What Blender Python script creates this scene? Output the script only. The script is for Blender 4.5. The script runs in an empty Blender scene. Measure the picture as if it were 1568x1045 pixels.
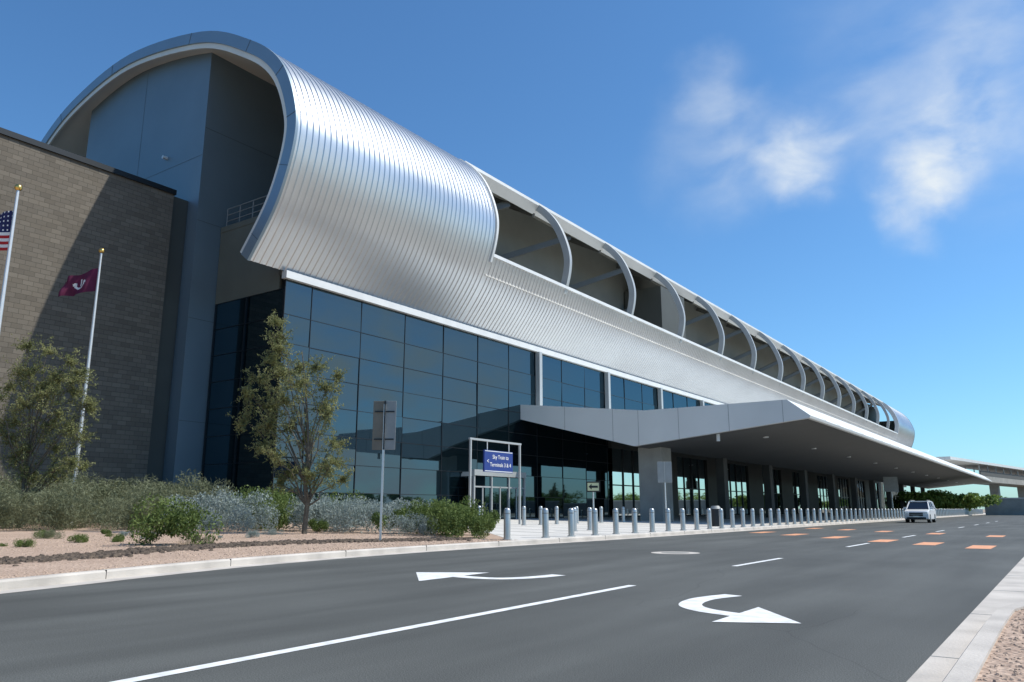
import bpy, bmesh, math, random
import numpy as np
from mathutils import Vector, Matrix
random.seed(4); rng=np.random.default_rng(4)
S=bpy.context.scene
COL=S.collection
# ---------------------------------------------------------------- materials
def newmat(name):
    m=bpy.data.materials.new(name); m.use_nodes=True
    nt=m.node_tree; b=nt.nodes['Principled BSDF']; return m,nt,b
def mat(name,c,rough=.6,metal=0,var=.12,scale=3.0,bump=0,bscale=40,spec=.5,stretch=(1,1,1),detail=5):
    m,nt,b=newmat(name)
    b.inputs['Roughness'].default_value=rough; b.inputs['Metallic'].default_value=metal
    b.inputs['Specular IOR Level'].default_value=spec
    tc=nt.nodes.new('ShaderNodeTexCoord'); mp=nt.nodes.new('ShaderNodeMapping'); mp.inputs['Scale'].default_value=stretch
    nt.links.new(tc.outputs['Object'],mp.inputs[0])
    n=nt.nodes.new('ShaderNodeTexNoise'); n.inputs['Scale'].default_value=scale; n.inputs['Detail'].default_value=detail
    nt.links.new(mp.outputs[0],n.inputs['Vector'])
    r=nt.nodes.new('ShaderNodeValToRGB'); r.color_ramp.elements[0].position=.3; r.color_ramp.elements[1].position=.7
    r.color_ramp.elements[0].color=(*[x*(1-var) for x in c],1); r.color_ramp.elements[1].color=(*[min(1,x*(1+var)) for x in c],1)
    nt.links.new(n.outputs[0],r.inputs[0]); nt.links.new(r.outputs[0],b.inputs['Base Color'])
    if bump:
        n2=nt.nodes.new('ShaderNodeTexNoise'); n2.inputs['Scale'].default_value=bscale; n2.inputs['Detail'].default_value=4
        nt.links.new(mp.outputs[0],n2.inputs['Vector'])
        bp=nt.nodes.new('ShaderNodeBump'); bp.inputs['Strength'].default_value=bump; bp.inputs['Distance'].default_value=.02
        nt.links.new(n2.outputs[0],bp.inputs['Height']); nt.links.new(bp.outputs[0],b.inputs['Normal'])
    return m
def glassmat(name,base,tint,fac):
    m=bpy.data.materials.new(name); m.use_nodes=True; nt=m.node_tree; nt.nodes.clear()
    o=nt.nodes.new('ShaderNodeOutputMaterial'); d=nt.nodes.new('ShaderNodeBsdfDiffuse'); d.inputs[0].default_value=(*base,1)
    g=nt.nodes.new('ShaderNodeBsdfGlossy'); g.inputs['Color'].default_value=(*tint,1); g.inputs['Roughness'].default_value=.02
    lw=nt.nodes.new('ShaderNodeLayerWeight'); lw.inputs[0].default_value=.25
    mr=nt.nodes.new('ShaderNodeMapRange'); mr.inputs['To Min'].default_value=fac; mr.inputs['To Max'].default_value=1
    nt.links.new(lw.outputs['Fresnel'],mr.inputs[0])
    mx=nt.nodes.new('ShaderNodeMixShader'); nt.links.new(mr.outputs[0],mx.inputs[0]); nt.links.new(d.outputs[0],mx.inputs[1]); nt.links.new(g.outputs[0],mx.inputs[2])
    nt.links.new(mx.outputs[0],o.inputs[0])
    return m
def leafmat(name,c1,c2,scale=1.2,tr=.3):
    m,nt,b=newmat(name); b.inputs['Roughness'].default_value=.65; b.inputs['Specular IOR Level'].default_value=.25
    tc=nt.nodes.new('ShaderNodeTexCoord'); n=nt.nodes.new('ShaderNodeTexNoise'); n.inputs['Scale'].default_value=scale; n.inputs['Detail'].default_value=6; n.inputs['Roughness'].default_value=.75
    nt.links.new(tc.outputs['Object'],n.inputs['Vector'])
    r=nt.nodes.new('ShaderNodeValToRGB'); r.color_ramp.elements[0].position=.35; r.color_ramp.elements[1].position=.65
    r.color_ramp.elements[0].color=(*c1,1); r.color_ramp.elements[1].color=(*c2,1)
    nt.links.new(n.outputs[0],r.inputs[0]); nt.links.new(r.outputs[0],b.inputs['Base Color'])
    t=nt.nodes.new('ShaderNodeBsdfTranslucent'); nt.links.new(r.outputs[0],t.inputs[0])
    mx=nt.nodes.new('ShaderNodeMixShader'); mx.inputs[0].default_value=tr
    o=nt.nodes['Material Output']; nt.links.new(b.outputs[0],mx.inputs[1]); nt.links.new(t.outputs[0],mx.inputs[2]); nt.links.new(mx.outputs[0],o.inputs[0])
    return m
M={}
M['shell']=mat('ribbed_aluminium',(.62,.635,.64),.33,.8,.07,.35,stretch=(1,.4,1))
M['rim']=mat('rim_metal',(.25,.32,.37),.4,.5,.05,.5)
M['soffit']=mat('soffit_panel',(.74,.72,.65),.6,0,.05,.4)
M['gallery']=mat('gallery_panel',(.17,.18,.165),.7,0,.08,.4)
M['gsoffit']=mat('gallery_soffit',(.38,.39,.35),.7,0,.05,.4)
M['steel']=mat('painted_steel',(.42,.44,.44),.45,.3,.06,1)
M['brace']=mat('brace_steel',(.09,.095,.09),.5,.1,.06,1)
M['endgrey']=mat('zinc_panel',(.17,.23,.27),.5,.3,.06,.3)
M['endjoint']=mat('panel_joint',(.11,.14,.16),.6,.2,.06,.3)
M['darkgrey']=mat('dark_panel',(.065,.07,.062),.6,0,.1,.4)
M['panel']=mat('stucco_panel',(.13,.13,.10),.8,0,.08,.6)
M['mull']=mat('mullion',(.015,.02,.025),.4,.3,.05,1)
M['white']=mat('white_trim',(.66,.67,.66),.5,.1,.06,1)
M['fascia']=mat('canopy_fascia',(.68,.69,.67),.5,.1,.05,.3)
M['csoffit']=mat('canopy_soffit',(.085,.085,.08),.7,0,.06,.3)  # base colour lowered to deepen the shade under the canopy
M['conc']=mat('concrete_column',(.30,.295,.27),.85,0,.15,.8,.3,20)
M['conc_shade']=mat('shaded_concrete_column',(.08,.08,.075),.85,0,.15,.8,.3,20)  # column concrete again, canopy shade painted in as a darker base
M['walk']=mat('sidewalk_concrete',(.58,.56,.52),.85,0,.1,.6,.2,30)
M['kerb']=mat('kerb_concrete',(.50,.46,.41),.85,0,.18,1.5,.3,40)
M['paint']=mat('white_road_paint',(.74,.75,.74),.7,0,.2,6)
M['orange']=mat('orange_road_paint',(.72,.33,.17),.7,0,.2,5)
M['glass']=glassmat('tinted_glass',(.004,.010,.014),(.17,.25,.29),.5)
M['glass2']=glassmat('storefront_glass',(.02,.03,.03),(.8,.88,.88),.75)
M['glass3']=glassmat('clerestory_glass',(.02,.03,.035),(.40,.52,.62),.5)
M['bark']=mat('bark',(.13,.11,.08),.9,0,.3,12,.5,60)
M['palo']=leafmat('paloverde_leaf',(.14,.16,.055),(.34,.35,.16),1.2,.42)
M['sage']=leafmat('sage_leaf',(.14,.19,.17),(.42,.48,.46),2)
M['green']=leafmat('green_leaf',(.055,.095,.022),(.21,.27,.08),2)
M['olive']=leafmat('olive_leaf',(.10,.12,.06),(.28,.30,.19),2,.35)
M['far']=leafmat('far_tree_leaf',(.10,.17,.04),(.30,.40,.10),.4)
M['alu']=mat('brushed_pole',(.66,.66,.64),.35,.6,.04,3)
M['gold']=mat('gold_ball',(.75,.5,.15),.3,1,.03,3)
M['boll']=mat('stainless_bollard',(.50,.51,.50),.35,.7,.06,4)
M['blk']=mat('black_rubber',(.02,.02,.02),.7,0,.1,5)
M['blue']=mat('sign_blue',(.015,.04,.20),.4,0,.04,2)
M['yellow']=mat('sign_yellow',(.78,.72,.40),.5,0,.04,2)
M['signback']=mat('sign_back',(.20,.18,.14),.6,.3,.1,3)
M['signgrey']=mat('sign_grey',(.28,.29,.28),.6,.2,.08,3)
M['carwhite']=mat('white_car_paint',(.75,.76,.76),.2,0,.02,1)
M['carglass']=glassmat('car_glass',(.01,.012,.014),(.35,.38,.42),.2)
M['lamp']=mat('headlamp',(.8,.82,.85),.1,.3,.03,5)
M['rock']=mat('river_rock',(.10,.075,.055),.95,0,.4,8)
M['stone']=mat('gravel_stone',(.42,.31,.23),.9,0,.35,9)
M['maroon']=mat('maroon_cloth',(.11,.008,.045),.8,0,.15,3)
M['red']=mat('red_cloth',(.45,.015,.02),.8,0,.1,3)
M['wcloth']=mat('white_cloth',(.75,.74,.72),.8,0,.05,3)
M['navy']=mat('navy_cloth',(.01,.015,.08),.8,0,.1,3)
def asphalt():
    m,nt,b=newmat('asphalt'); b.inputs['Roughness'].default_value=.82; b.inputs['Specular IOR Level'].default_value=.35
    tc=nt.nodes.new('ShaderNodeTexCoord')
    n1=nt.nodes.new('ShaderNodeTexNoise'); n1.inputs['Scale'].default_value=.25; n1.inputs['Detail'].default_value=6
    mp=nt.nodes.new('ShaderNodeMapping'); mp.inputs['Scale'].default_value=(1,.12,1)
    nt.links.new(tc.outputs['Object'],mp.inputs[0]); 
    n3=nt.nodes.new('ShaderNodeTexNoise'); n3.inputs['Scale'].default_value=1.1; n3.inputs['Detail'].default_value=3; nt.links.new(mp.outputs[0],n3.inputs['Vector'])
    n2=nt.nodes.new('ShaderNodeTexNoise'); n2.inputs['Scale'].default_value=90; n2.inputs['Detail'].default_value=3
    for n in (n1,n2): nt.links.new(tc.outputs['Object'],n.inputs['Vector'])
    def mrg(src,a,b_):
        r=nt.nodes.new('ShaderNodeMapRange'); r.inputs['From Min'].default_value=.28; r.inputs['From Max'].default_value=.72; r.inputs['To Min'].default_value=a; r.inputs['To Max'].default_value=b_; nt.links.new(src,r.inputs[0]); return r.outputs[0]
    r1=mrg(n1.outputs[0],.82,1.14); r3=mrg(n3.outputs[0],.76,1.2); r2=mrg(n2.outputs[0],.5,1.5)
    vo=nt.nodes.new('ShaderNodeTexVoronoi'); vo.feature='DISTANCE_TO_EDGE'; vo.inputs['Scale'].default_value=.16
    nd=nt.nodes.new('ShaderNodeVectorMath'); nd.operation='ADD'; nt.links.new(tc.outputs['Object'],nd.inputs[0]); nt.links.new(n1.outputs['Color'],nd.inputs[1]); nt.links.new(nd.outputs[0],vo.inputs['Vector'])
    cr=nt.nodes.new('ShaderNodeMapRange'); cr.inputs['From Min'].default_value=.0; cr.inputs['From Max'].default_value=.002; cr.inputs['To Min'].default_value=.75; cr.inputs['To Max'].default_value=1; nt.links.new(vo.outputs['Distance'],cr.inputs[0])
    cur=r1
    for o in (r2,r3,cr.outputs[0]):
        a=nt.nodes.new('ShaderNodeMath'); a.operation='MULTIPLY'; nt.links.new(cur,a.inputs[0]); nt.links.new(o,a.inputs[1]); cur=a.outputs[0]
    v=nt.nodes.new('ShaderNodeVectorMath'); v.operation='SCALE'; v.inputs[0].default_value=(.088,.092,.086); nt.links.new(cur,v.inputs['Scale'])
    nt.links.new(v.outputs[0],b.inputs['Base Color'])
    bp=nt.nodes.new('ShaderNodeBump'); bp.inputs['Strength'].default_value=.35; bp.inputs['Distance'].default_value=.01
    nt.links.new(n2.outputs[0],bp.inputs['Height']); nt.links.new(bp.outputs[0],b.inputs['Normal'])
    return m
M['asphalt']=asphalt()
def gravelmat(name,c1,c2,sc=35):
    m,nt,b=newmat(name); b.inputs['Roughness'].default_value=.95
    tc=nt.nodes.new('ShaderNodeTexCoord')
    vo=nt.nodes.new('ShaderNodeTexVoronoi'); vo.inputs['Scale'].default_value=sc
    n=nt.nodes.new('ShaderNodeTexNoise'); n.inputs['Scale'].default_value=.6; n.inputs['Detail'].default_value=8
    for q in (vo,n): nt.links.new(tc.outputs['Object'],q.inputs['Vector'])
    sp=nt.nodes.new('ShaderNodeSeparateColor'); nt.links.new(vo.outputs['Color'],sp.inputs[0])
    ad=nt.nodes.new('ShaderNodeMath'); ad.operation='ADD'; nt.links.new(sp.outputs[0],ad.inputs[0]); nt.links.new(n.outputs[0],ad.inputs[1])
    r=nt.nodes.new('ShaderNodeValToRGB'); r.color_ramp.elements[0].color=(*c1,1); r.color_ramp.elements[1].color=(*c2,1)
    ml=nt.nodes.new('ShaderNodeMath'); ml.operation='MULTIPLY'; ml.inputs[1].default_value=.5; nt.links.new(ad.outputs[0],ml.inputs[0]); nt.links.new(ml.outputs[0],r.inputs[0])
    nt.links.new(r.outputs[0],b.inputs['Base Color'])
    bp=nt.nodes.new('ShaderNodeBump'); bp.inputs['Strength'].default_value=.7; bp.inputs['Distance'].default_value=.03; nt.links.new(vo.outputs['Distance'],bp.inputs['Height']); nt.links.new(bp.outputs[0],b.inputs['Normal'])
    return m
M['gravel']=gravelmat('decomposed_granite',(.26,.17,.12),(.58,.44,.34),22)
M['desert']=gravelmat('desert_ground',(.22,.17,.12),(.36,.29,.21),3)
def brickmat():
    m,nt,b=newmat('block_masonry'); b.inputs['Roughness'].default_value=.9
    tc=nt.nodes.new('ShaderNodeTexCoord'); sp=nt.nodes.new('ShaderNodeSeparateXYZ'); cb=nt.nodes.new('ShaderNodeCombineXYZ')
    nt.links.new(tc.outputs['Object'],sp.inputs[0]); 
    ad=nt.nodes.new('ShaderNodeMath'); ad.operation='ADD'; nt.links.new(sp.outputs[0],ad.inputs[0]); nt.links.new(sp.outputs[1],ad.inputs[1])
    nt.links.new(ad.outputs[0],cb.inputs[0]); nt.links.new(sp.outputs[2],cb.inputs[1])
    br=nt.nodes.new('ShaderNodeTexBrick'); br.inputs['Scale'].default_value=1; br.inputs['Brick Width'].default_value=.5; br.inputs['Row Height'].default_value=.25
    br.inputs['Mortar Size'].default_value=.012; br.inputs['Color1'].default_value=(.115,.10,.08,1); br.inputs['Color2'].default_value=(.15,.132,.108,1); br.inputs['Mortar'].default_value=(.085,.075,.06,1)
    nt.links.new(cb.outputs[0],br.inputs['Vector'])
    b2=nt.nodes.new('ShaderNodeTexBrick'); b2.inputs['Scale'].default_value=1; b2.inputs['Brick Width'].default_value=1.5; b2.inputs['Row Height'].default_value=.25; b2.inputs['Mortar Size'].default_value=0
    b2.inputs['Color1'].default_value=(.95,.95,.95,1); b2.inputs['Color2'].default_value=(1.18,1.17,1.15,1); nt.links.new(cb.outputs[0],b2.inputs['Vector'])
    mx=nt.nodes.new('ShaderNodeMix'); mx.data_type='RGBA'; mx.blend_type='MULTIPLY'; mx.inputs[0].default_value=1
    nt.links.new(br.outputs['Color'],mx.inputs[6]); nt.links.new(b2.outputs['Color'],mx.inputs[7]); nt.links.new(mx.outputs[2],b.inputs['Base Color'])
    bp=nt.nodes.new('ShaderNodeBump'); bp.inputs['Strength'].default_value=.6; bp.inputs['Distance'].default_value=.03; bp.invert=True
    nt.links.new(br.outputs['Fac'],bp.inputs['Height']); nt.links.new(bp.outputs[0],b.inputs['Normal'])
    return m
M['brick']=brickmat()
# ---------------------------------------------------------------- mesh helpers
def empty(name,loc=(0,0,0)):
    o=bpy.data.objects.new(name,None); o.location=loc; COL.objects.link(o); return o
def obj(name,v,f,m,parent=None,smooth=False,mats=None,mi=None,angle=None):
    me=bpy.data.meshes.new(name); me.from_pydata([tuple(p) for p in v],[],f); 
    for k in (mats or [m]): me.materials.append(M[k] if isinstance(k,str) else k)
    if mi is not None: me.polygons.foreach_set('material_index',mi)
    if smooth:
        me.polygons.foreach_set('use_smooth',[True]*len(me.polygons))
        if angle: me.set_sharp_from_angle(angle=math.radians(angle))
    me.update()
    o=bpy.data.objects.new(name,me); COL.objects.link(o)
    if parent: o.parent=parent
    return o
BF=[(0,3,2,1),(4,5,6,7),(0,1,5,4),(1,2,6,5),(2,3,7,6),(3,0,4,7)]
class B:
    def __init__(s): s.v=[]; s.f=[]
    def box(s,x0,x1,y0,y1,z0,z1):
        n=len(s.v); s.v+=[(x0,y0,z0),(x1,y0,z0),(x1,y1,z0),(x0,y1,z0),(x0,y0,z1),(x1,y0,z1),(x1,y1,z1),(x0,y1,z1)]
        s.f+=[tuple(i+n for i in q) for q in BF]; return s
    def beam(s,p,q,w,h=None,up=(0,0,1)):
        h=h or w; p=Vector(p);q=Vector(q); d=(q-p).normalized(); u=Vector(up)
        if abs(d.dot(u))>.98: u=Vector((1,0,0))
        a=d.cross(u).normalized()*w/2; b=a.cross(d).normalized()*h/2; n=len(s.v)
        for c in (p,q): s.v+=[c-a-b,c+a-b,c+a+b,c-a+b]
        s.f+=[(n,n+3,n+2,n+1),(n+4,n+5,n+6,n+7)]+[(n+i,n+(i+1)%4,n+4+(i+1)%4,n+4+i) for i in range(4)]; return s
    def cyl(s,p,q,r0,r1=None,k=10,caps=True):
        r1=r0 if r1 is None else r1; p=Vector(p);q=Vector(q); d=(q-p).normalized(); u=Vector((0,0,1)) if abs(d.z)<.9 else Vector((1,0,0))
        a=d.cross(u).normalized(); b=d.cross(a).normalized(); n=len(s.v)
        for c,r in ((p,r0),(q,r1)):
            for i in range(k): t=2*math.pi*i/k; s.v.append(c+a*math.cos(t)*r+b*math.sin(t)*r)
        for i in range(k): s.f.append((n+i,n+(i+1)%k,n+k+(i+1)%k,n+k+i))
        if caps: s.f+=[tuple(n+i for i in range(k))[::-1],tuple(n+k+i for i in range(k))]
        return s
    def prism(s,pts,y0,y1):
        n=len(s.v);k=len(pts); s.v+=[(x,y0,z) for x,z in pts]+[(x,y1,z) for x,z in pts]
        s.f+=[tuple(range(n,n+k)),tuple(range(n+k,n+2*k))[::-1]]+[(n+(i+1)%k,n+i,n+k+i,n+k+(i+1)%k) for i in range(k)]; return s
    def make(s,name,m,parent=None,smooth=False,bevel=0,angle=35,mats=None):
        o=obj(name,s.v,s.f,m,parent,smooth,angle=angle if smooth else None)
        bm=bmesh.new(); bm.from_mesh(o.data); bmesh.ops.recalc_face_normals(bm,faces=bm.faces); bm.to_mesh(o.data); bm.free()
        if bevel:
            md=o.modifiers.new('bevel','BEVEL'); md.width=bevel; md.segments=2; md.limit_method='ANGLE'
        return o
def quads(name,V,m,parent=None,link=True):
    n=len(V); me=bpy.data.meshes.new(name); me.vertices.add(n*4); me.vertices.foreach_set('co',V.reshape(-1).astype(np.float32))
    me.loops.add(n*4); me.loops.foreach_set('vertex_index',np.arange(n*4,dtype=np.int32)); me.polygons.add(n)
    me.polygons.foreach_set('loop_start',np.arange(0,n*4,4,dtype=np.int32))
    me.materials.append(M[m]); me.update(calc_edges=True); me.validate()
    if not link: return me
    o=bpy.data.objects.new(name,me); COL.objects.link(o)
    if parent: o.parent=parent
    return o
def leaves(P,L,W,droop=0):
    n=len(P); d=rng.normal(size=(n,3)); d[:,2]-=droop; d/=np.linalg.norm(d,axis=1)[:,None]
    e=rng.normal(size=(n,3)); a=np.cross(d,e); a/=np.linalg.norm(a,axis=1)[:,None]
    l=(L*rng.uniform(.6,1.4,n))[:,None]; w=(W*rng.uniform(.6,1.4,n))[:,None]
    return np.stack([P-d*l/2,P+a*w/2,P+d*l/2,P-a*w/2],1)
# ---------------------------------------------------------------- terrain
def gz(x): 
    t=min(1,max(0,(-14.1-x)/20)); return .13+.27*t
KL=[(-5.5,-60),(-6.5,-30),(-7.4,-12),(-9.0,-5),(-10.9,0.5),(-12.2,5.1),(-13.05,7.7),(-13.7,10.3),(-14.15,14),(-14.3,18.9),(-14.2,24),(-14.1,30),(-14.1,60),(-14.1,100),(-14.1,150),(-14.1,260)]
def cat(P,n=8):
    out=[]; Q=[P[0]]+list(P)+[P[-1]]
    for i in range(1,len(Q)-2):
        for k in range(n):
            t=k/n; a,b,c,d=[np.array(q,float) for q in Q[i-1:i+3]]
            out.append(tuple(.5*((2*b)+(-a+c)*t+(2*a-5*b+4*c-d)*t*t+(-a+3*b-3*c+d)*t**3)))
    out.append(tuple(P[-1])); return out
KD=cat(KL,6)
def kx(y): return float(np.interp(y,[p[1] for p in KD],[p[0] for p in KD]))
def offs(pl,d):
    out=[]
    for i,p in enumerate(pl):
        a=pl[max(0,i-1)]; b=pl[min(len(pl)-1,i+1)]; t=Vector((b[0]-a[0],b[1]-a[1])).normalized(); out.append((p[0]-t.y*d,p[1]+t.x*d))
    return out
def ribbon(name,A,Bp,za,zb,m):
    n=len(A); v=[(p[0],p[1],za if not callable(za) else za(p[0])) for p in A]+[(p[0],p[1],zb if not callable(zb) else zb(p[0])) for p in Bp]
    return obj(name,v,[(i,i+1,n+i+1,n+i) for i in range(n-1)],m)
obj('ground',[(-3000,-3000,-.06),(3000,-3000,-.06),(3000,3000,-.06),(-3000,3000,-.06)],[(0,1,2,3)],'desert')
R=[(-1.0,p[1]) for p in KD]
ribbon('road',KD,R,0,0,'asphalt')
def kerbsweep(name,pl,side,w=.16,h=.14,gut=.45,z0=-.05):
    A=offs(pl,0); C=offs(pl,side*w); A2=offs(pl,side*.025)
    v=[];f=[]
    for a,a2,c in zip(A,A2,C): v+=[(a[0],a[1],z0),(a[0],a[1],h-.03),(a2[0],a2[1],h),(c[0],c[1],h),(c[0],c[1],z0)]
    for i in range(len(pl)-1):
        for k in range(4): f.append((i*5+k,i*5+k+1,i*5+5+k+1,i*5+5+k))
    return obj(name,v,f,'kerb')
def resamp(pl,step):
    out=[pl[0]]
    for a,b in zip(pl[:-1],pl[1:]):
        L=math.dist(a,b); n=max(1,int(L/step))
        for k in range(1,n+1): out.append((a[0]+(b[0]-a[0])*k/n,a[1]+(b[1]-a[1])*k/n))
    return out
KN=[p for p in resamp(KD,1.0) if -40<p[1]<250]
kerbsweep('kerb',KN,1)
jb=B(); acc=0
for i in range(1,len(KN)-1):
    acc+=math.dist(KN[i],KN[i-1])
    if acc>3:
        acc=0; t=Vector((KN[i+1][0]-KN[i-1][0],KN[i+1][1]-KN[i-1][1])).normalized(); nrm=Vector((-t.y,t.x))
        p=Vector(KN[i]); a=p-nrm*.003; c=p+nrm*.163
        jb.beam((a.x,a.y,.063),(c.x,c.y,.063),.012,.16)
jb.make('kerb_joints','blk')
ribbon('gutter',offs(KN,-.42),KN,.004,.004,'kerb')
back=[(-42.0,p[1]) for p in KN]
inner_=offs(KN,.16)
mid=[(-34.1,p[1]) for p in KN]
ribbon('gravel_bed',inner_,mid,lambda x:gz(x)-.006,lambda x:gz(x)-.006,'gravel')
ribbon('gravel_bed',mid,back,.394,.394,'gravel')
py=[20.8,22.5,25,28,32,36,40,44,60,120,250]
pxm=[-14.6,-16.2,-18.6,-22,-26.5,-30.5,-33.99,-33.99,-33.99,-33.99,-33.99]
ys=[y for y in np.arange(20.8,250,1.0)]
pa=[(kx(y)-.16,y) for y in ys]; pb=[(float(np.interp(y,py,pxm)),y) for y in ys]
ribbon('sidewalk',pa,pb,lambda x:gz(x),lambda x:gz(x),'walk')
sj=B()
for y in np.arange(24,200,3.0):
    x0=kx(y)-.2; x1=float(np.interp(y,py,pxm))+.1; sj.beam((x0,y,gz(x0)+.0025),(x1,y,gz(x1)+.0025),.02,.004)
sj.make('sidewalk_joints','mull')
def flat(name,P,m,z=.004): return obj(name,[(x,y,z) for x,y in P],[tuple(range(len(P)))],m)
def rect(x0,x1,y0,y1): return [(x0,y0),(x1,y0),(x1,y1),(x0,y1)]
flat('lane_line',[(-5.06,-3),(-4.93,-3),(-5.33,10.8),(-5.46,10.8)],'paint')
for y in (15.5,25.2,34.9,44.6,54.3,64,73.7,83.4): flat('lane_line',rect(-5.58,-5.46,y,y+3.1),'paint')
def arrow(name,path,w,head):
    L=offs(path,w/2);Rr=offs(path,-w/2); n=len(path)
    v=[(x,y,.004) for x,y in L+Rr]; f=[(i,i+1,n+i+1,n+i) for i in range(n-1)]
    k=len(v); v+=[(x,y,.0055) for x,y in head]; f.append(tuple(range(k,k+3)))
    obj(name,v,f,'paint')
arrow('turn_arrow',cat([(-3.72,10.35),(-3.88,9.7),(-3.78,9.05),(-3.45,8.65),(-2.95,8.45)],6),.27,[(-3.04,7.80),(-2.28,8.2),(-3.04,9.25)])
arrow('turn_arrow',cat([(-7.25,11.75),(-7.35,11.1),(-7.6,10.65),(-8.0,10.5),(-8.5,10.55)],6),.30,[(-8.42,9.5),(-9.6,10.75),(-8.5,11.45)])
for (x,y) in [(-12.2,38.5),(-10,36),(-7.7,33.4),(-5.5,30.8),(-3.85,29.1),(-2.25,27.4)]:
    flat('crosswalk_bar',rect(x-.32,x+.32,y-1.2,y+1.2),'orange')
for (x,y) in [(-12.2,48),(-10,46),(-7.7,43.5),(-5.1,41),(-2.6,38.6)]:
    flat('crosswalk_bar',rect(x-.3,x+.3,y-1.1,y+1.1),'orange')
N=28
flat('manhole_collar',[(-8.4+.62*math.cos(2*math.pi*i/N),19.3+.62*math.sin(2*math.pi*i/N)) for i in range(N)],'kerb',.003)
flat('manhole_cover',[(-8.4+.36*math.cos(2*math.pi*i/N),19.3+.36*math.sin(2*math.pi*i/N)) for i in range(N)],'conc',.007)
obj('concrete_apron',[(-1.0,-40,.003),(6,-40,.003),(6,150,.003),(-1.0,150,.003)],[(0,1,2,3)],'kerb')
ap=B()
for y in np.arange(-2,60,3): ap.beam((-1,y,.004),(6,y,.004),.012,.003)
ap.make('apron_joints','signgrey')
RK=cat([(-.73,-30),(-.73,-10),(-.73,4),(-.73,8.6),(-.66,9.7),(-.35,10.6),(.3,11.3),(1.4,11.7),(3,11.8),(6,11.8)],6)
kerbsweep('kerb',RK,-1)
ri=offs(RK,-.16); nn=len(ri)
obj('gravel_island',[(x,y,.115) for x,y in ri]+[(6,-30,.115)],[tuple(range(nn+1))],'gravel')
def stones(name,pts,s0,s1,m,flatn=1):
    base=np.array([(1,0,0),(.3,.9,.1),(-.8,.6,0),(-.8,-.6,.1),(.3,-.9,0),(.45,.25,.6),(-.35,.35,.65),(-.1,-.5,.6)],float)
    F=[(0,1,5),(1,2,6),(1,6,5),(2,3,6),(3,7,6),(3,4,7),(4,0,7),(0,5,7),(5,6,7)]
    v=[];f=[]
    for p in pts:
        s=random.uniform(s0,s1); b=base*s*rng.uniform(.8,1.2,(8,1)); a=random.random()*6.28; c,sn=math.cos(a),math.sin(a)
        n=len(v)
        for q in b: v.append((p[0]+q[0]*c-q[1]*sn,p[1]+q[0]*sn+q[1]*c,p[2]+q[2]*flatn))
        f+=[tuple(i+n for i in t) for t in F]
    obj(name,v,f,m)
pts=[]
for _ in range(5000):
    y=random.uniform(4.5,11.6); x=random.uniform(-.55,2.2)
    if y>9.6 and x< -.35+(y-10.6)*.9: continue
    pts.append((x,y,.112))
stones('island_gravel',pts,.008,.022,'stone')
pts=[]
for _ in range(9000):
    y=random.uniform(2,21); x=kx(y)-.2-random.random()**1.5*12; pts.append((x,y,gz(x)-.008))
stones('bed_gravel',pts,.012,.035,'stone')
pts=[]
def swale(y): return 3.5+.3*math.sin(y*.6)-(max(0,y-16)*.35)
for _ in range(5200):
    y=random.uniform(-2,20.2); d=swale(y)+random.gauss(0,.3)
    x=kx(y)-d; pts.append((x,y,gz(x)-.01))
stones('river_rocks',pts,.04,.10,'rock')
# ---------------------------------------------------------------- terminal
T=empty('airport_terminal')
PP=[(-34.0,14.0),(-31.95,16.8),(-30.85,19.9),(-31.0,22.2),(-32.4,25.0),(-35.2,27.3),(-40.3,29.8),(-48.7,31.3),(-55.6,30.4),(-60.2,28.4),(-64.3,25),(-66.3,20),(-66.8,14)]
PR=cat(PP,7)
def off(pl,d):
    out=[]
    for i,p in enumerate(pl):
        a=pl[max(0,i-1)]; b=pl[min(len(pl)-1,i+1)]; t=Vector((b[0]-a[0],b[1]-a[1])).normalized(); out.append((p[0]+t.y*d,p[1]-t.x*d))
    return out
def shell(name,pl,y0,y1,pitch=.42,depth=.045):
    Y=[];D=[]; y=y0
    while y<y1-1e-6:
        for fr,dd in ((0,0),(.60,0),(.70,1),(.90,1)):
            yy=y+fr*pitch
            if yy<=y1: Y.append(yy);D.append(dd*depth)
        y+=pitch
    Y.append(y1);D.append(0)
    o0=pl; o1=off(pl,depth); n=len(pl); v=[]
    for yy,dd in zip(Y,D): v+=[(p[0],yy,p[1]) for p in (o1 if dd>0 else o0)]
    f=[(i*n+j,(i+1)*n+j,(i+1)*n+j+1,i*n+j+1) for i in range(len(Y)-1) for j in range(n-1)]
    return obj(name,v,f,'shell',T,True,angle=30)
iL=min(range(len(PR)//2),key=lambda i:abs(PR[i][1]-18.7) if PR[i][0]>-36 else 99)
iU=min(range(len(PR)//2),key=lambda i:abs(PR[i][1]-26.4))
Y0,YC,YE,YF=24.2,42.0,204.4,228.0
shell('ribbed_shell_front',PR,Y0,YC)
shell('ribbed_shell_lower',PR[:iL+1],YC,YE)
shell('ribbed_shell_roof',PR[iU:],YC,YE)
shell('ribbed_shell_far',PR,YE,YF)
def inner(name,pl,y0,y1,m,th=.75):
    q=off(pl,-th); n=len(q); v=[(x,y0,z) for x,z in q]+[(x,y1,z) for x,z in q]
    obj(name,v,[(i,i+1,n+i+1,n+i) for i in range(n-1)],m,T,True,angle=40)
PI=off(PR,-.75)
inner('shell_soffit',PR,Y0,YC,'soffit'); inner('roof_soffit',PR[iU:],YC,YE,'gsoffit'); inner('lower_shell_lining',PR[:iL+1],YC,YE,'gsoffit'); inner('far_soffit',PR,YE,YF,'soffit')
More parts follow.
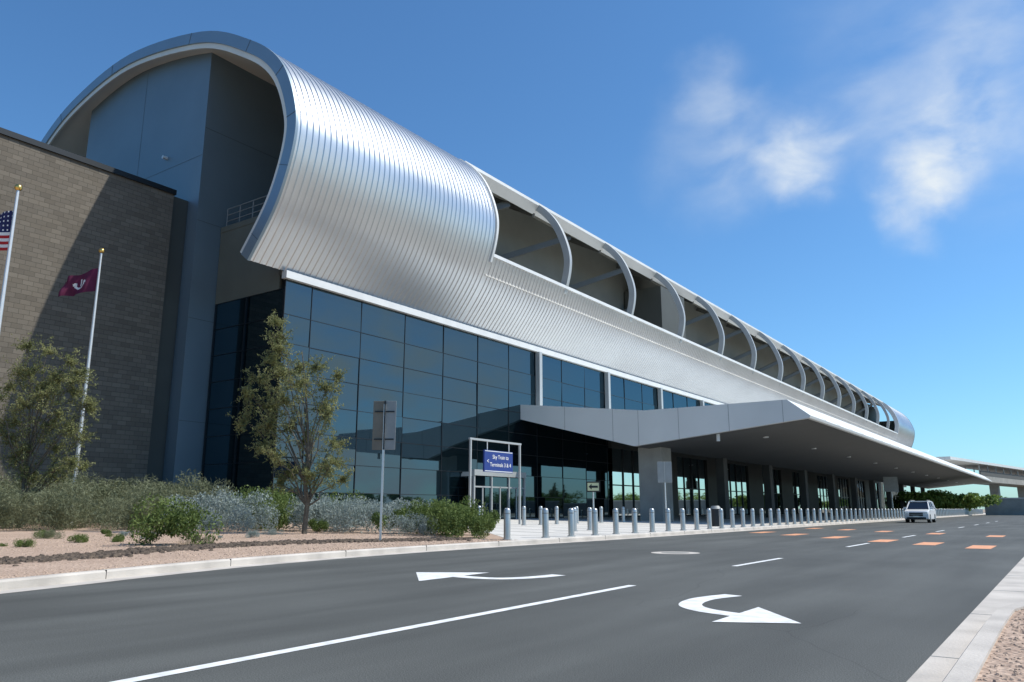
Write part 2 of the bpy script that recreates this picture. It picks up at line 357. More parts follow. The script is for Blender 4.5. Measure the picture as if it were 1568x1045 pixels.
def ring(name,y0,y1,a,b,m,pl=PR):
    o=off(pl,a); q=off(pl,b); n=len(o); v=[]
    for y in (y0,y1): v+=[(x,y,z) for x,z in o]+[(x,y,z) for x,z in q]
    f=[]
    for i in range(n-1):
        f+=[(i,i+1,n+i+1,n+i),(2*n+i,3*n+i,3*n+i+1,2*n+i+1),(i,2*n+i,2*n+i+1,i+1),(n+i,n+i+1,3*n+i+1,3*n+i)]
    f+=[(0,n,3*n,2*n),(n-1,3*n-1,4*n-1,2*n-1)]
    obj(name,v,f,m,T,True,angle=35)
ring('arch_rim',Y0-.12,Y0+.05,.10,-.62,'rim'); ring('arch_rim_inner',Y0-.02,Y0+.1,-.625,-.95,'soffit')
rj=B(); q0=off(PR,.11); q1=off(PR,-.63)
for i in range(3,len(PR)-3,8): rj.beam((q0[i][0],Y0-.125,q0[i][1]),(q1[i][0],Y0-.125,q1[i][1]),.02,.03)
rj.make('arch_rim_joints','endjoint',T)
ring('cut_rim',YC-.05,YC+.16,.12,-.78,'white',PR[iL-1:iU+2]); ring('cut_rim_far',YE-.16,YE+.05,.12,-.78,'white',PR[iL-1:iU+2]); ring('far_rim',YF-.05,YF+.1,.1,-.8,'rim')
ay=[52.2+11.7*i for i in range(13)]
for i,y in enumerate(ay): ring('arch_rib_%d'%i,y-.18,y+.18,.06,-.5,'steel',PR[iL-1:iU+2])
pL=PR[iL]; pU=PR[iU]; qU=off(PR,-.75)[iU]; qL=off(PR,-.75)[iL]
B().box(qL[0],pL[0]+.1,YC,YE,pL[1]-.1,pL[1]+.14).make('opening_sill','white',T)
B().prism([(pU[0]+.12,pU[1]-.12),(pU[0]+.12,pU[1]+.12),(qU[0],qU[1]+.1),(qU[0]-.1,qU[1]-.12)],YC,YE).make('roof_edge','fascia',T)
B().box(-39,pL[0]-.5,YC,YE,17.2,17.5).make('gallery_floor','walk',T)
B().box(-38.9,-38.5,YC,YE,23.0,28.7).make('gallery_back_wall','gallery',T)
pan=[]
for y in np.arange(YC+.1,YE-.5,3.9):
    y1=min(y+3.8,YE-.1); t=rng.normal(0,.006,2)
    for z0,z1 in ((17.5,20.2),(20.3,22.98)): pan.append([(-38.6+t[0],y,z0),(-38.6+t[1],y1,z0),(-38.6+t[1],y1,z1),(-38.6+t[0],y,z1)])
quads('clerestory_glass',np.array(pan),'glass3',T)
mb=B()
for y in np.arange(YC,YE,3.9): mb.box(-38.58,-38.45,y-.05,y+.05,17.5,23)
mb.box(-38.57,-38.44,YC,YE,20.18,20.32)
mb.make('clerestory_mullions','brace',T)
bb=B()
for i,y in enumerate([YC+.5]+ay):
    bb.beam((-38.4,y,27.9),(pU[0]-.5,y,pU[1]-.7),.25,.5)
    bb.beam((-38.3,y+.4,22.5),(pU[0]-.9,y+6.5,pU[1]-.75),.4,.5)
bb.make('roof_braces','brace',T)
B().box(-38.3,-33.9,77.0,83.5,17.6,25.2).make('plant_room','darkgrey',T)
bd=B().box(-66,-34.6,26.9,227.5,0,13.9).box(-66,-39,34,227.5,13.9,27.5)
bd.make('building_body','darkgrey',T)
B().box(-65,-33.5,226.8,227.6,13.9,24).make('far_end_wall','endgrey',T)
def under(name,xa,xb,zb,y0,y1,m):
    up=sorted(p for p in PI if xa<p[0]<xb and p[1]>24)
    q=sorted(q for q in PI if q[1]>24)
    za=float(np.interp(xa,[p[0] for p in q],[p[1] for p in q])); zc=float(np.interp(xb,[p[0] for p in q],[p[1] for p in q]))
    B().prism([(xa,zb),(xb,zb),(xb,zc)]+up[::-1]+[(xa,za)],y0,y1).make(name,m,T)
under('end_wall_tower',-55.3,-40.55,0,25.1,40,'endgrey')
under('end_wall_recess_west',-64,-55.35,12,33,34,'soffit')
pj=B()
for z in (22.2,): pj.box(-55.2,-40.6,25.09,25.098,z-.015,z+.015)
for x in (-47.9,): pj.box(x-.012,x+.012,25.089,25.097,0,30.2)
for z in (6,12,18,24): pj.box(-40.548,-40.538,25.12,33.9,z-.015,z+.015)
pj.make('end_wall_joints','endjoint',T)
B().prism([(-40.5,17.9),(-34.9,17.9),(-32.9,19),(-31.75,20.5),(-31.8,22.3),(-33.1,24.6),(-35.8,26.7),(-40.5,28.9)],33.9,34.2).make('recess_wall','darkgrey',T)
B().box(-40.5,-34.65,26.72,34,17.6,17.95).box(-40.5,-34.6,26.75,26.95,13.1,17.6).make('end_bay_parapet','panel',T)
B().box(-34.65,-34.4,26.75,40,13.9,17.9).make('side_panel','panel',T)
rl=B()
for x in np.arange(-40.2,-35,1.25): rl.cyl((x,26.9,17.95),(x,26.9,19.15),.03,k=6)
for z in (18.35,18.75,19.15): rl.cyl((-40.2,26.9,z),(-35.2,26.9,z),.025,k=6)
rl.make('terrace_railing','signgrey',T)
fl=B()
for x,y in ((-36.2,28.5),(-35.6,30.5)):
    fl.cyl((x,y,27),(x,y,25.4),.05,k=6); fl.box(x-.3,x+.3,y-.25,y+.25,24.9,25.4)
fl.cyl((-36.2,28.5,25.15),(-36.7,28.2,24.9),.25,k=10)
fl.cyl((-54,25.1,24.6),(-54,24.8,24.6),.16,k=8).cyl((-44.5,25.1,23),(-44.5,24.8,23),.12,k=8)
fl.make('flood_lights','white',T)
pan=[]
zl=np.linspace(.4,13.1,9)
for x0,x1 in ((-40.45,-37.5),(-37.5,-34.15)):
    for z0,z1 in zip(zl[:-1],zl[1:]): pan.append([(x0,26.8,z0),(x1,26.8,z0),(x1,26.8+rng.normal(0,.004),z1),(x0,26.8,z1)])
quads('end_bay_glass',np.array(pan),'glass',T)
mb=B()
for x in (-40.4,-37.5,-34.15): mb.box(x-.04,x+.04,26.74,26.85,.4,13.1)
for z in zl: mb.box(-40.4,-34.1,26.76,26.84,z-.02,z+.02)
yl=[26.7,28.6]+[28.6+3.9*i for i in range(1,51)]
yl=[y for y in yl if y<226]
zs=[.4,2.0,3.6,5.2,6.8,8.4,10.0,11.6,13.55]
pan=[]
for y0,y1 in zip(yl[:-1],yl[1:]):
    for z0,z1 in zip(zs[:-1],zs[1:]):
        if z1<6.9 and y0>68: continue
        t=rng.normal(0,.010,3); pan.append([(-34.0+t[0],y0,z0),(-34.0+t[1],y1,z0),(-34.0+t[1]+t[2],y1,z1),(-34.0+t[0]+t[2],y0,z1)])
quads('curtain_wall_glass',np.array(pan),'glass',T)
for y in yl: mb.box(-34.03,-33.965,y-.02,y+.02,.4,13.55)
for z in zs: mb.box(-34.028,-33.97,26.7,226,z-.018,z+.018)
mb.make('mullions','mull',T)
B().box(-34.1,-33.7,26.5,226,13.56,13.98).make('glass_head_trim','white',T)
cb=B()
for y in [52+11.7*i for i in range(15)]: cb.box(-33.95,-33.55,y-.2,y+.2,7.9,13.56)
cb.make('facade_columns','steel',T)
pan=[];pr=B();mm=B()
y=64.3
while y<196:
    for k in range(4):
        a=y+k*2.1
        for z0,z1 in ((.5,3.2),(3.3,6.6)):
            t=rng.normal(0,.004,2); pan.append([(-33.8+t[0],a,z0),(-33.8+t[1],a+2.0,z0),(-33.8+t[1],a+2.0,z1),(-33.8+t[0],a,z1)])
        mm.box(-33.85,-33.7,a+2.0,a+2.1,.4,6.6)
    mm.box(-33.83,-33.72,y,y+8.4,3.2,3.3)
    pr.box(-34.3,-33.6,y+8.5,y+14.3,.35,6.7); y+=14.4
quads('storefront_glass',np.array(pan),'glass2',T); mm.make('storefront_mullions','mull',T); pr.make('storefront_piers','darkgrey',T)
B().box(-34.3,-33.65,64,226,6.6,7.2).make('storefront_header','darkgrey',T)
ev=B()
for y in (42.5,44.5,46.6,48.6): ev.box(-33.0,-32.85,y-.06,y+.06,.38,3.5)
for y in (42.5,48.6): ev.box(-34,-33,y-.05,y+.05,3.3,3.5)
ev.box(-33.05,-32.8,42.4,48.7,3.35,3.75); ev.box(-33,-32.9,42.5,48.6,2.55,2.65)
for y in (43.5,45.55,47.6): ev.box(-32.99,-32.9,y-.05,y+.05,.4,2.6)
ev.make('entrance_frame','steel',T)
pan=[]
for a,b in ((42.55,44.45),(44.55,46.55),(46.65,48.55)): pan+=[[(-32.95,a,.45),(-32.95,b,.45),(-32.95,b,3.3),(-32.95,a,3.3)]]
quads('entrance_doors',np.array(pan),'glass',T)
B().box(-33.9,-33.0,42.45,48.65,3.5,3.6).make('entrance_roof','steel',T)
# canopy
prof=[(-34,9.05),(-23.5,7.85),(-13.7,7.84),(-12.35,6.75),(-12.4,6.6),(-24.4,5.4),(-34,7.9)]
YA,YB=49.7,192
B().prism(prof,YA,YB).make('canopy_body','fascia',T)
sq=[(-12.6,6.57),(-24.4,5.385),(-33.9,7.86)]
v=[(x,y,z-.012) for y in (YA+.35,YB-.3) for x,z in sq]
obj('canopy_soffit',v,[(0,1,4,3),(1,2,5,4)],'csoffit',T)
cj=B()
def pz(x): return float(np.interp(x,[-34,-24.4,-12.4],[7.9,5.4,6.6]))
def pt(x): return float(np.interp(x,[-34,-23.5,-13.7],[9.05,7.85,7.84]))
for x in (-30,-26,-24.0,-21,-17.5,-14): cj.box(x-.015,x+.015,YA-.006,YA+.01,pz(x),pt(x)-.01)
for y in np.arange(YA+3.9,YB,3.9): cj.beam((-13.72,y,7.845),(-12.35,y,6.76),.03,.012)
cj.make('canopy_joints','signgrey',T)
sp=B()
for y in np.arange(YA+6,YB,13):
    for x in (-17,-29): sp.cyl((x,y,pz(x)-.1),(x,y,pz(x)),.2,k=12)
sp.cyl((-18.5,YA+.6,5.5),(-18.5,YA+.6,6.0),.12,k=10)
sp.make('canopy_downlights','white',T)
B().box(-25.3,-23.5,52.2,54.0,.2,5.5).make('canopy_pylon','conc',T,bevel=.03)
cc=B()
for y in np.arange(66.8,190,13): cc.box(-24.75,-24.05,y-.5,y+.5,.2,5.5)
cc.make('canopy_columns','conc_shade',T,bevel=.03)
B().box(-62,-41.2,-60,23.9,0,19.3).make('brick_wing','brick',T)
B().box(-62.1,-41.08,-60,23.98,19.3,19.6).make('brick_wing_coping','mull',T)
B().box(-62,-41.6,23.9,25.08,0,19.4).make('brick_wing_return','darkgrey',T)
# ---------------------------------------------------------------- bollards
MS={}
def bollard(x,y):
    if 'boll' not in MS:
        k=16; prof=[(.11,0),(.11,.9),(.10,.95),(.07,.985),(0,1.0)]
        v=[];f=[]
        for r,z in prof[:-1]: v+=[(r*math.cos(2*math.pi*i/k),r*math.sin(2*math.pi*i/k),z) for i in range(k)]
        v.append((0,0,1.0))
        for j in range(3): f+=[(j*k+i,j*k+(i+1)%k,(j+1)*k+(i+1)%k,(j+1)*k+i) for i in range(k)]
        f+=[(3*k+i,3*k+(i+1)%k,4*k) for i in range(k)]
        for r,z0,z1 in ((.15,0,.03),(.113,.80,.84)):
            n=len(v); 
            for z in (z0,z1): v+=[(r*math.cos(2*math.pi*i/k),r*math.sin(2*math.pi*i/k),z) for i in range(k)]
            f+=[(n+i,n+(i+1)%k,n+k+(i+1)%k,n+k+i) for i in range(k)]; f.append(tuple(n+k+i for i in range(k)))
        mi=[0]*len(f); mi[-k-1:]=[1]*(k+1)
        me=bpy.data.meshes.new('bollard'); me.from_pydata(v,[],f); me.materials.append(M['boll']); me.materials.append(M['signgrey']); me.polygons.foreach_set('material_index',mi)
        me.polygons.foreach_set('use_smooth',[True]*len(f)); me.set_sharp_from_angle(angle=math.radians(50)); MS['boll']=me
    o=bpy.data.objects.new('bollard',MS['boll']); COL.objects.link(o); o.location=(x,y,gz(x)); o.rotation_euler=(random.gauss(0,.004),random.gauss(0,.004),0)
y=20.9
while y<190: 
    bollard(kx(y)-.55,y); y+= 2.2 if y<23 else 1.65
for x,y in ((-17.4,29.5),(-17.6,31.2),(-23.6,34.8),(-23.7,36.6),(-23.8,38.4),(-25.2,33.0),(-26.5,31.6),(-27.5,29.8),(-28.6,28.0),(-30,26.2),(-24,41),(-24,44),(-24,47)): bollard(x,y)
# ---------------------------------------------------------------- signs
def tilt_empty(n,x,y): return empty(n,(x,y,gz(x)))
s=tilt_empty('road_sign',-16.9,17.3); s.rotation_euler=(0,0,math.radians(35))
B().box(-.03,.03,-.03,.03,0,4.1).make('post','alu',s)
B().box(-.36,-.0,.035,.05,2.7,4.2).make('panel_left','signback',s,bevel=.01)
B().box(.015,.35,.02,.035,2.7,4.2).make('panel_right','signgrey',s,bevel=.01)
B().box(-.3,.3,.0,.02,3.0,3.04).box(-.3,.3,0,.02,3.85,3.89).box(-.01,.03,-.05,.06,2.7,4.2).make('brackets','mull',s)
s=tilt_empty('wayfinding_sign',-25,0); s.location.z=gz(-25)
f=B().box(-.05,.05,31.9,32.0,0,4.35).box(-.05,.05,36.4,36.5,0,4.35).box(-.06,.06,31.85,36.55,4.35,4.45)
f.make('frame','steel',s)
B().box(-.05,.05,33.1,35.7,2.75,3.9).make('panel','blue',s)
B().cyl((0,33.4,4.4),(0,33.4,3.9),.03).cyl((0,35.4,4.4),(0,35.4,3.9),.03).box(.052,.056,33.14,35.66,2.78,2.82).box(.052,.056,33.14,35.66,3.83,3.87).make('trim','white',s)
def text(body,size,loc,rot,m,parent,ax='CENTER'):
    c=bpy.data.curves.new('lettering','FONT'); c.body=body; c.size=size; c.align_x=ax; c.extrude=.003; c.materials.append(M[m])
    o=bpy.data.objects.new('lettering',c); COL.objects.link(o); o.location=loc; o.rotation_euler=rot; o.parent=parent; return o
rx=(math.radians(90),0,math.radians(90))
text('Sky Train to',.3,(.058,34.55,3.46),rx,'wcloth',s); text('Terminals 3 & 4',.3,(.058,34.55,3.05),rx,'wcloth',s); text('<',.35,(.058,33.4,3.2),rx,'wcloth',s)
s=tilt_empty('direction_sign',-15.0,26.9); s.rotation_euler=(0,0,math.radians(35))
B().cyl((0,0,0),(0,0,1.95),.03).make('post','alu',s)
B().box(-.27,.27,-.05,-.03,1.60,2.0).make('frame','blk',s,bevel=.01)
B().box(-.22,.22,-.06,-.05,1.65,1.95).make('panel','yellow',s)
obj('arrow',[(-.18,-.064,1.80),(-.06,-.064,1.91),(-.06,-.064,1.84),(.18,-.064,1.84),(.18,-.064,1.76),(-.06,-.064,1.76),(-.06,-.064,1.69)],[(0,1,2,3,4,5,6)],'blk',s)
s=tilt_empty('road_sign',-19,42.6); s.rotation_euler=(0,0,math.radians(35))
B().cyl((0,0,0),(0,0,3.6),.04).make('post','alu',s); B().box(-.42,-.01,-.06,-.04,2.4,3.6).box(.01,.42,-.05,-.03,2.4,3.6).make('panel','signgrey',s,bevel=.01)
s=tilt_empty('road_sign',-19.5,118); s.rotation_euler=(0,0,math.radians(20))
B().cyl((0,0,0),(0,0,5.2),.06).make('post','alu',s); B().box(-.9,.9,-.08,-.05,3.2,5.2).make('panel','signgrey',s,bevel=.01)
s=tilt_empty('litter_bin',-16.2,43)
B().cyl((0,0,0),(0,0,.95),.28,.3,k=20).make('body','mull',s,True); B().cyl((0,0,.95),(0,0,1.12),.32,.2,k=20).make('lid','signgrey',s,True)
# ---------------------------------------------------------------- flagpoles
def flagpole(x,y,h,kind):
    s=empty('flagpole',(x,y,gz(x))); 
    B().cyl((0,0,0),(0,0,h),.11,.05,k=16).make('pole','alu',s,True); B().cyl((0,0,0),(0,0,.15),.22,.16,k=16).make('base_collar','alu',s,True)
    bpy.ops.mesh.primitive_uv_sphere_add(radius=.13,segments=16,ring_count=10,location=(0,0,h+.12)); o=bpy.context.object; o.name='finial'; o.data.materials.append(M['gold']); o.parent=s
    for p in o.data.polygons: p.use_smooth=True
    B().cyl((.1,-.05,.8),(.1,-.05,h-.1),.008,k=5).make('halyard','wcloth',s)
    nu,nv=39,26; W,H=2.2,1.15 if kind=='city' else 1.5; v=[]
    for j in range(nv+1):
        for i in range(nu+1):
            u=i/nu; w=j/nv
            dist=W*u*.78; sag=-.42*u-.25*u*u
            fold=.16*math.sin(u*11+w*3)*(.2+u); fold2=.1*math.sin(u*19-w*4)*u
            v.append((-dist*.82-fold*.57+.02, -dist*.57+fold*.82+fold2*.5, h-.75-(1-w)*H*(1-.25*u)+sag+.06*math.sin(u*9)*u))
    F=[];mi=[]
    for j in range(nv):
        for i in range(nu):
            a=j*(nu+1)+i; F.append((a,a+1,a+nu+2,a+nu+1))
            if kind=='us':
                st=j//2
                if j>=12 and i<16: mi.append(2 if not((i%3==1) and (j%3==1)) else 1)
                else: mi.append(0 if st%2==0 else 1)
            else:
                cx,cy=(i-19.5)/7,(j-13)/7; r=math.hypot(cx,cy); mi.append(1 if (r<.95 and r>.6 and cy<.4) or (abs(cx)<.2 and -.3<cy<1.0) else 0)
    o=obj('flag',v,F,None,s,True,mats=['red','wcloth','navy'] if kind=='us' else ['maroon','wcloth'],mi=mi)
flagpole(-37,18.05,12.85,'city'); flagpole(-29.7,11.3,12.0,'us')
# ---------------------------------------------------------------- vegetation
def tree_mesh(name,h,clumps,seed,mleaf='palo',leafn=760,L=.12,W=.034,trunk=.10):
    random.seed(seed); b=B(); PTS=[]
    stem=[Vector((0,0,0)),Vector((.05,.02,h*.12)),Vector((-.05,.05,h*.22)),Vector((.02,0,h*.34)),Vector((-.1,.05,h*.5)),Vector((-.25,0,h*.68)),Vector((-.45,0,h*.85))]
    rad=[trunk,trunk*.85,trunk*.75,trunk*.6,trunk*.45,trunk*.3,trunk*.12]
    for i in range(len(stem)-1): b.cyl(stem[i],stem[i+1],rad[i],rad[i+1],k=8,caps=False)
    for (cx,cy,cz,cr) in clumps:
        c=Vector((cx,cy,cz)); j=max(1,min(len(stem)-2,int(cz/h*len(stem)*.62))); s=stem[j]; r=rad[j]*.42
        prev=s; n=5
        for k in range(1,n+1):
            t=k/n; p=s.lerp(c,t)+Vector((random.gauss(0,.07),random.gauss(0,.07),.18*math.sin(t*math.pi)*(c-s).length*.5)); b.cyl(prev,p,r*(1-.8*(k-1)/n),r*(1-.8*k/n),k=5,caps=False)
            if k in (3,4):
                for _ in range(5):
                    d=Vector((random.gauss(0,1),random.gauss(0,1),random.gauss(.1,.7))).normalized()*random.uniform(.2,.5)
                    b.cyl(p,p+d,.008,.003,k=3,caps=False); tt=rng.uniform(.3,1.1,14)[:,None]; PTS.append(np.array(p)+tt*np.array(d)+rng.normal(0,.06,(14,3)))
            prev=p
        nt_=int(34*cr/.5)
        for _ in range(nt_):
            d=Vector((random.gauss(0,1),random.gauss(0,1),random.gauss(.15,.8))).normalized()*cr*random.uniform(.35,1.7)
            e=c+d; b.cyl(c+d*.1,e,.009,.003,k=3,caps=False)
            m=int(leafn/34); tt=rng.uniform(.2,1.1,m)[:,None]
            PTS.append(np.array(c)+tt*np.array(d)+rng.normal(0,.03+.03*cr,(m,3)))
    P=np.concatenate(PTS); V=leaves(P,L,W,.3)
    wood=b.make(name+'_wood','bark'); wm=wood.data; bpy.data.objects.remove(wood)
    lm=quads(name+'_leaves',V,mleaf,link=False)
    return wm,lm
def place_tree(name,wm,lm,loc,rot=0,sc=1):
    e=empty(name,loc); e.rotation_euler=(0,0,rot); e.scale=(sc,)*3
    for n,m in (('trunk_and_branches',wm),('foliage',lm)):
        o=bpy.data.objects.new(n,m); COL.objects.link(o); o.parent=e
r1=random.Random(11)
C1=[(-1.45,0,7.7,.32),(-1.35,0,7.1,.42),(-1.6,.2,6.3,.45),(-1.2,-.3,6.6,.4),(-2.0,.3,5.6,.45),(-1.1,0,5.7,.5),(-.6,.4,6.1,.4),(.1,.2,6.0,.4),(-.3,-.4,5.3,.45),(.5,.1,5.2,.42),(-2.3,-.1,5.0,.45),(-1.6,.5,4.6,.5),(-.9,-.5,4.7,.45),(.3,.5,4.5,.4),(.7,-.2,4.2,.38),(-2.5,.2,4.0,.40),(-1.5,-.2,3.8,.45),(-.7,.3,3.9,.4),(-.2,.4,3.3,.38),(.9,.2,3.2,.38),(-1.7,.1,3.0,.42),(-1.1,-.4,2.7,.38),(.6,.4,2.3,.42),(1.1,-.3,2.5,.4),(-.7,.3,2.2,.35),(-1.0,.1,1.8,.35),(.2,-.3,2.0,.35),(1.3,.1,1.9,.3),(.9,.2,5.7,.3)]
w1,l1=tree_mesh('palo_verde',7.8,C1,3)
place_tree('palo_verde_tree',w1,l1,(-22.3,19.0,gz(-22.3)),math.radians(35))
C2=[(x+.9+r1.gauss(0,.25),y+r1.gauss(0,.2),z*.98+r1.gauss(0,.25),r*1.0) for x,y,z,r in C1[1:]]+[(1.2,.2,6.6,.45),(1.7,0,5.8,.5),(2.1,.3,4.9,.45),(1.9,-.3,3.8,.45),(0.3,0,7.0,.4)]
w2,l2=tree_mesh('palo_verde_b',7.6,C2,8,leafn=640)
place_tree('palo_verde_tree',w2,l2,(-33.7,14.5,gz(-33.7)),math.radians(30),1.0)
w3,l3=tree_mesh('palo_verde_c',7.8,C1,5,leafn=340,L=.2,W=.07)
def bushmesh(name,m,w,h,n,L,W,seed,k=11):
    g=np.random.default_rng(seed); P=[]
    for i in range(k):
        c=np.array([g.normal(0,w*.28),g.normal(0,w*.28),h*g.uniform(.3,.68)]); r=np.array([w*.23,w*.23,h*.33])*g.uniform(.55,1.3)
        d=g.normal(size=(n//k,3)); d/=np.linalg.norm(d,axis=1)[:,None]; rr=g.uniform(.5,1.3,(n//k,1))**.6
        P.append(c+d*r*rr)
    P=np.concatenate(P); P[:,2]=np.abs(P[:,2])
    return quads(name,leaves(P,L,W,-.4),m,link=False)
BM={'sage':[bushmesh('sage%d'%i,'sage',1.7,1.25,4400,.085,.036,i) for i in range(3)],
 'green':[bushmesh('green%d'%i,'green',1.6,1.1,4400,.09,.042,10+i) for i in range(3)],
 'olive':[bushmesh('olive%d'%i,'olive',2.2,1.6,5400,.17,.022,20+i) for i in range(3)]}
def shrub(kind,x,y,s,sz=1):
    nm={'sage':'sage_shrub','green':'green_shrub','olive':'brittlebush_shrub'}[kind]
    o=bpy.data.objects.new(nm,random.choice(BM[kind])); COL.objects.link(o); o.location=(x,y,gz(x)-.05); o.rotation_euler=(0,0,random.random()*6.28); o.scale=(s,s,s*sz)
random.seed(5)
for x,y,s in [(-18.2,22.2,1.0),(-17.0,20.9,.8),(-19.5,22.4,.95),(-20.4,24.0,.9),(-16.2,21.3,.65),(-20.6,21.6,.8),(-17.9,23.4,.9)]: shrub('green',x,y,s,1.25)
for x,y,s in [(-21.9,21.4,.95),(-23.2,21.9,.95),(-24.6,21.4,1.1),(-23.8,23.6,1.1),(-27.2,19.4,1.2),(-25.0,18.6,.8),(-28.6,18.2,1.1),(-26.5,23.4,1.2),(-30,20.5,1.2),(-21.9,24.5,1.0),(-24.3,26.6,1.1),(-26.2,17.8,.6),(-19.0,21.0,.6)]: shrub('sage',x,y,s,1.1)
for x,y,s in [(-31.5,18.0,1.15),(-32.5,16.2,1.2),(-34,19.5,1.3),(-30.5,14.6,1.0),(-29,16.4,.9),(-35.5,17,1.4),(-33,21.5,1.3),(-31,12.6,.95),(-36,13,1.3),(-38,15.5,1.4),(-38.5,19,1.5),(-37,11,1.2),(-33.2,10.2,.9),(-39,9,1.3),(-36,22.8,1.4),(-33.5,13.6,1.1)]: shrub('olive',x,y,s,1.1)
for x,y,s in [(-32,23,1.3),(-30.8,24.4,1.3),(-34,24,1.4),(-28,25.6,1.2),(-39,23,1.4),(-19.1,11.9,.95),(-39.5,12,1.3),(-29.5,17.6,.8),(-22.9,20.2,.5),(-25.6,20.2,.95),(-29,22.6,1.3),(-27.6,21.6,1.2),(-36.5,20.5,1.5)]: shrub('green',x,y,s,1.15)
for _ in range(16):
    y=random.uniform(5,18); x=kx(y)-random.uniform(4.8,12); shrub(random.choice(['green','sage','olive']),x,y,random.uniform(.1,.26))
P=[]
def farrow(n,fx):
    for _ in range(n):
        x,y,h=fx(); 
        for i in range(7):
            c=np.array([x+random.gauss(0,h*.35),y+random.gauss(0,h*.35),h*random.uniform(.35,.8)]); d=rng.normal(size=(170,3)); d/=np.linalg.norm(d,axis=1)[:,None]
            P.append(c+d*np.array([h*.3,h*.3,h*.22])*rng.uniform(.5,1.05,(170,1)))
farrow(9,lambda:(random.uniform(-24,-13),random.uniform(156,164),random.uniform(3.6,4.8)))
farrow(26,lambda:(random.uniform(-30,140),random.uniform(215,250),random.uniform(4,8)))
farrow(26,lambda:(random.uniform(50,80),random.uniform(90,260),random.uniform(3,6)))  # this row and the next: out of view, added for glass reflections
farrow(12,lambda:(random.uniform(50,80),random.uniform(10,90),random.uniform(2,3.4)))
PF=np.concatenate(P); PF[:,2]=np.abs(PF[:,2]); quads('distant_trees',leaves(PF,.55,.35),'far')
for x,y,rz,sc in ((27,118,2.2,1),(25,150,.3,.8)): place_tree('palo_verde_tree',w3,l3,(x,y,-.05),rz,sc)  # out-of-view trees, put here for the glass to reflect
g=empty('reflection_garage')  # unseen building opposite, added for the facade glass to mirror
gb=B()
for z in (0,3.0): gb.box(150,190,-20,230,z+2.0,z+3.3)
for y in np.arange(-20,230,9): gb.box(150.3,151,y,y+1.4,0,6.2)
gb.box(160,166,60,68,6,10).box(160,166,130,140,6,9.5)
gb.make('decks_and_columns','white',g); B().box(156,190,-19,229,0,6.1).make('core','panel',g)
# ---------------------------------------------------------------- elevated walkway and wall at far end
w=empty('elevated_walkway',(-22,188,0)); w.rotation_euler=(0,0,-math.atan2(12,74))
B().box(-6,3,0,400,11.3,11.9).make('roof_slab','white',w)
B().box(-5,2,26,400,7.4,8.8).make('deck','conc',w)
B().box(1.9,2.05,26,400,8.8,9.9).make('parapet','csoffit',w)
cl=B()
for y in np.arange(52,400,30): cl.box(-2.6,-.6,y,y+1.6,0,7.4)
cl.make('piers','conc',w)
rr=B()
for y in np.arange(26,400,7.5): rr.box(1.7,1.9,y,y+.25,8.8,11.3); rr.box(-4.9,-4.7,y,y+.25,8.8,11.3)
rr.make('posts','steel',w)
B().box(-12.5,80,168,168.6,0,2.9).make('boundary_wall','conc'); B().box(-12.7,80.2,167.9,168.7,2.9,3.1).make('boundary_wall_coping','walk')
# ---------------------------------------------------------------- SUV
def suv(x,y):
    e=empty('white_suv',(x,y,0))
    W=.9
    side=[(-2.25,.32),(-2.28,.72),(-2.15,.95),(-1.2,1.08),(2.15,1.08),(2.28,.9),(2.25,.35),(1.75,.25),(-1.8,.25)]
    b=B(); n=len(side)
    for sx in (-1,1): b.v+=[(sx*W,yy,z) for yy,z in side]
    b.f+=[tuple(range(n)),tuple(range(n,2*n))[::-1]]+[((i+1)%n,i,n+i,n+(i+1)%n) for i in range(n)]
    b.make('body','carwhite',e,True,bevel=.06)
    lo=[(-W+.04,-1.15,1.07),(W-.04,-1.15,1.07),(W-.04,2.2,1.07),(-W+.04,2.2,1.07)]; hi=[(-.68,-.35,1.68),(.68,-.35,1.68),(.68,1.95,1.68),(-.68,1.95,1.68)]
    g=B(); g.v=lo+hi; g.f=[tuple(q) for q in BF]; g.make('windows','carglass',e,bevel=.03)
    r=B().box(-.72,.72,-.4,2.0,1.67,1.75); 
    for sx in (-1,1):
        r.beam((sx*.84,-1.13,1.08),(sx*.69,-.36,1.68),.09); r.beam((sx*.86,.35,1.08),(sx*.71,.35,1.68),.07); r.beam((sx*.86,1.35,1.08),(sx*.71,1.35,1.68),.09); r.beam((sx*.85,2.18,1.08),(sx*.70,1.96,1.68),.12)
        r.box(sx*1.0-.1,sx*1.0+.1,-.95,-.8,1.08,1.25)
    r.make('roof_and_pillars','carwhite',e,bevel=.02)
    B().cyl((-.6,-.2,1.8),(-.6,1.8,1.8),.025).cyl((.6,-.2,1.8),(.6,1.8,1.8),.025).make('roof_rails','signgrey',e)
    t=B();hh=B()
    for sx in (-1,1):
        for yy in (-1.4,1.35):
            t.cyl((sx*.68,yy,.35),(sx*.92,yy,.35),.35,k=24); hh.cyl((sx*.91,yy,.35),(sx*.935,yy,.35),.21,k=12)
    t.make('tyres','blk',e); hh.make('hubs','boll',e)
    B().box(-.5,.5,-2.31,-2.25,.55,.82).box(-.7,.7,-2.3,-2.24,.3,.45).make('grille','blk',e)
    B().box(-.84,-.55,-2.29,-2.1,.72,.9).box(.55,.84,-2.29,-2.1,.72,.9).make('headlamps','lamp',e,bevel=.02)
    B().box(-.25,.25,-2.325,-2.31,.45,.56).box(-.5,.5,-2.32,-2.3,.68,.70).make('plate_and_trim','alu',e)
suv(-10.2,74)
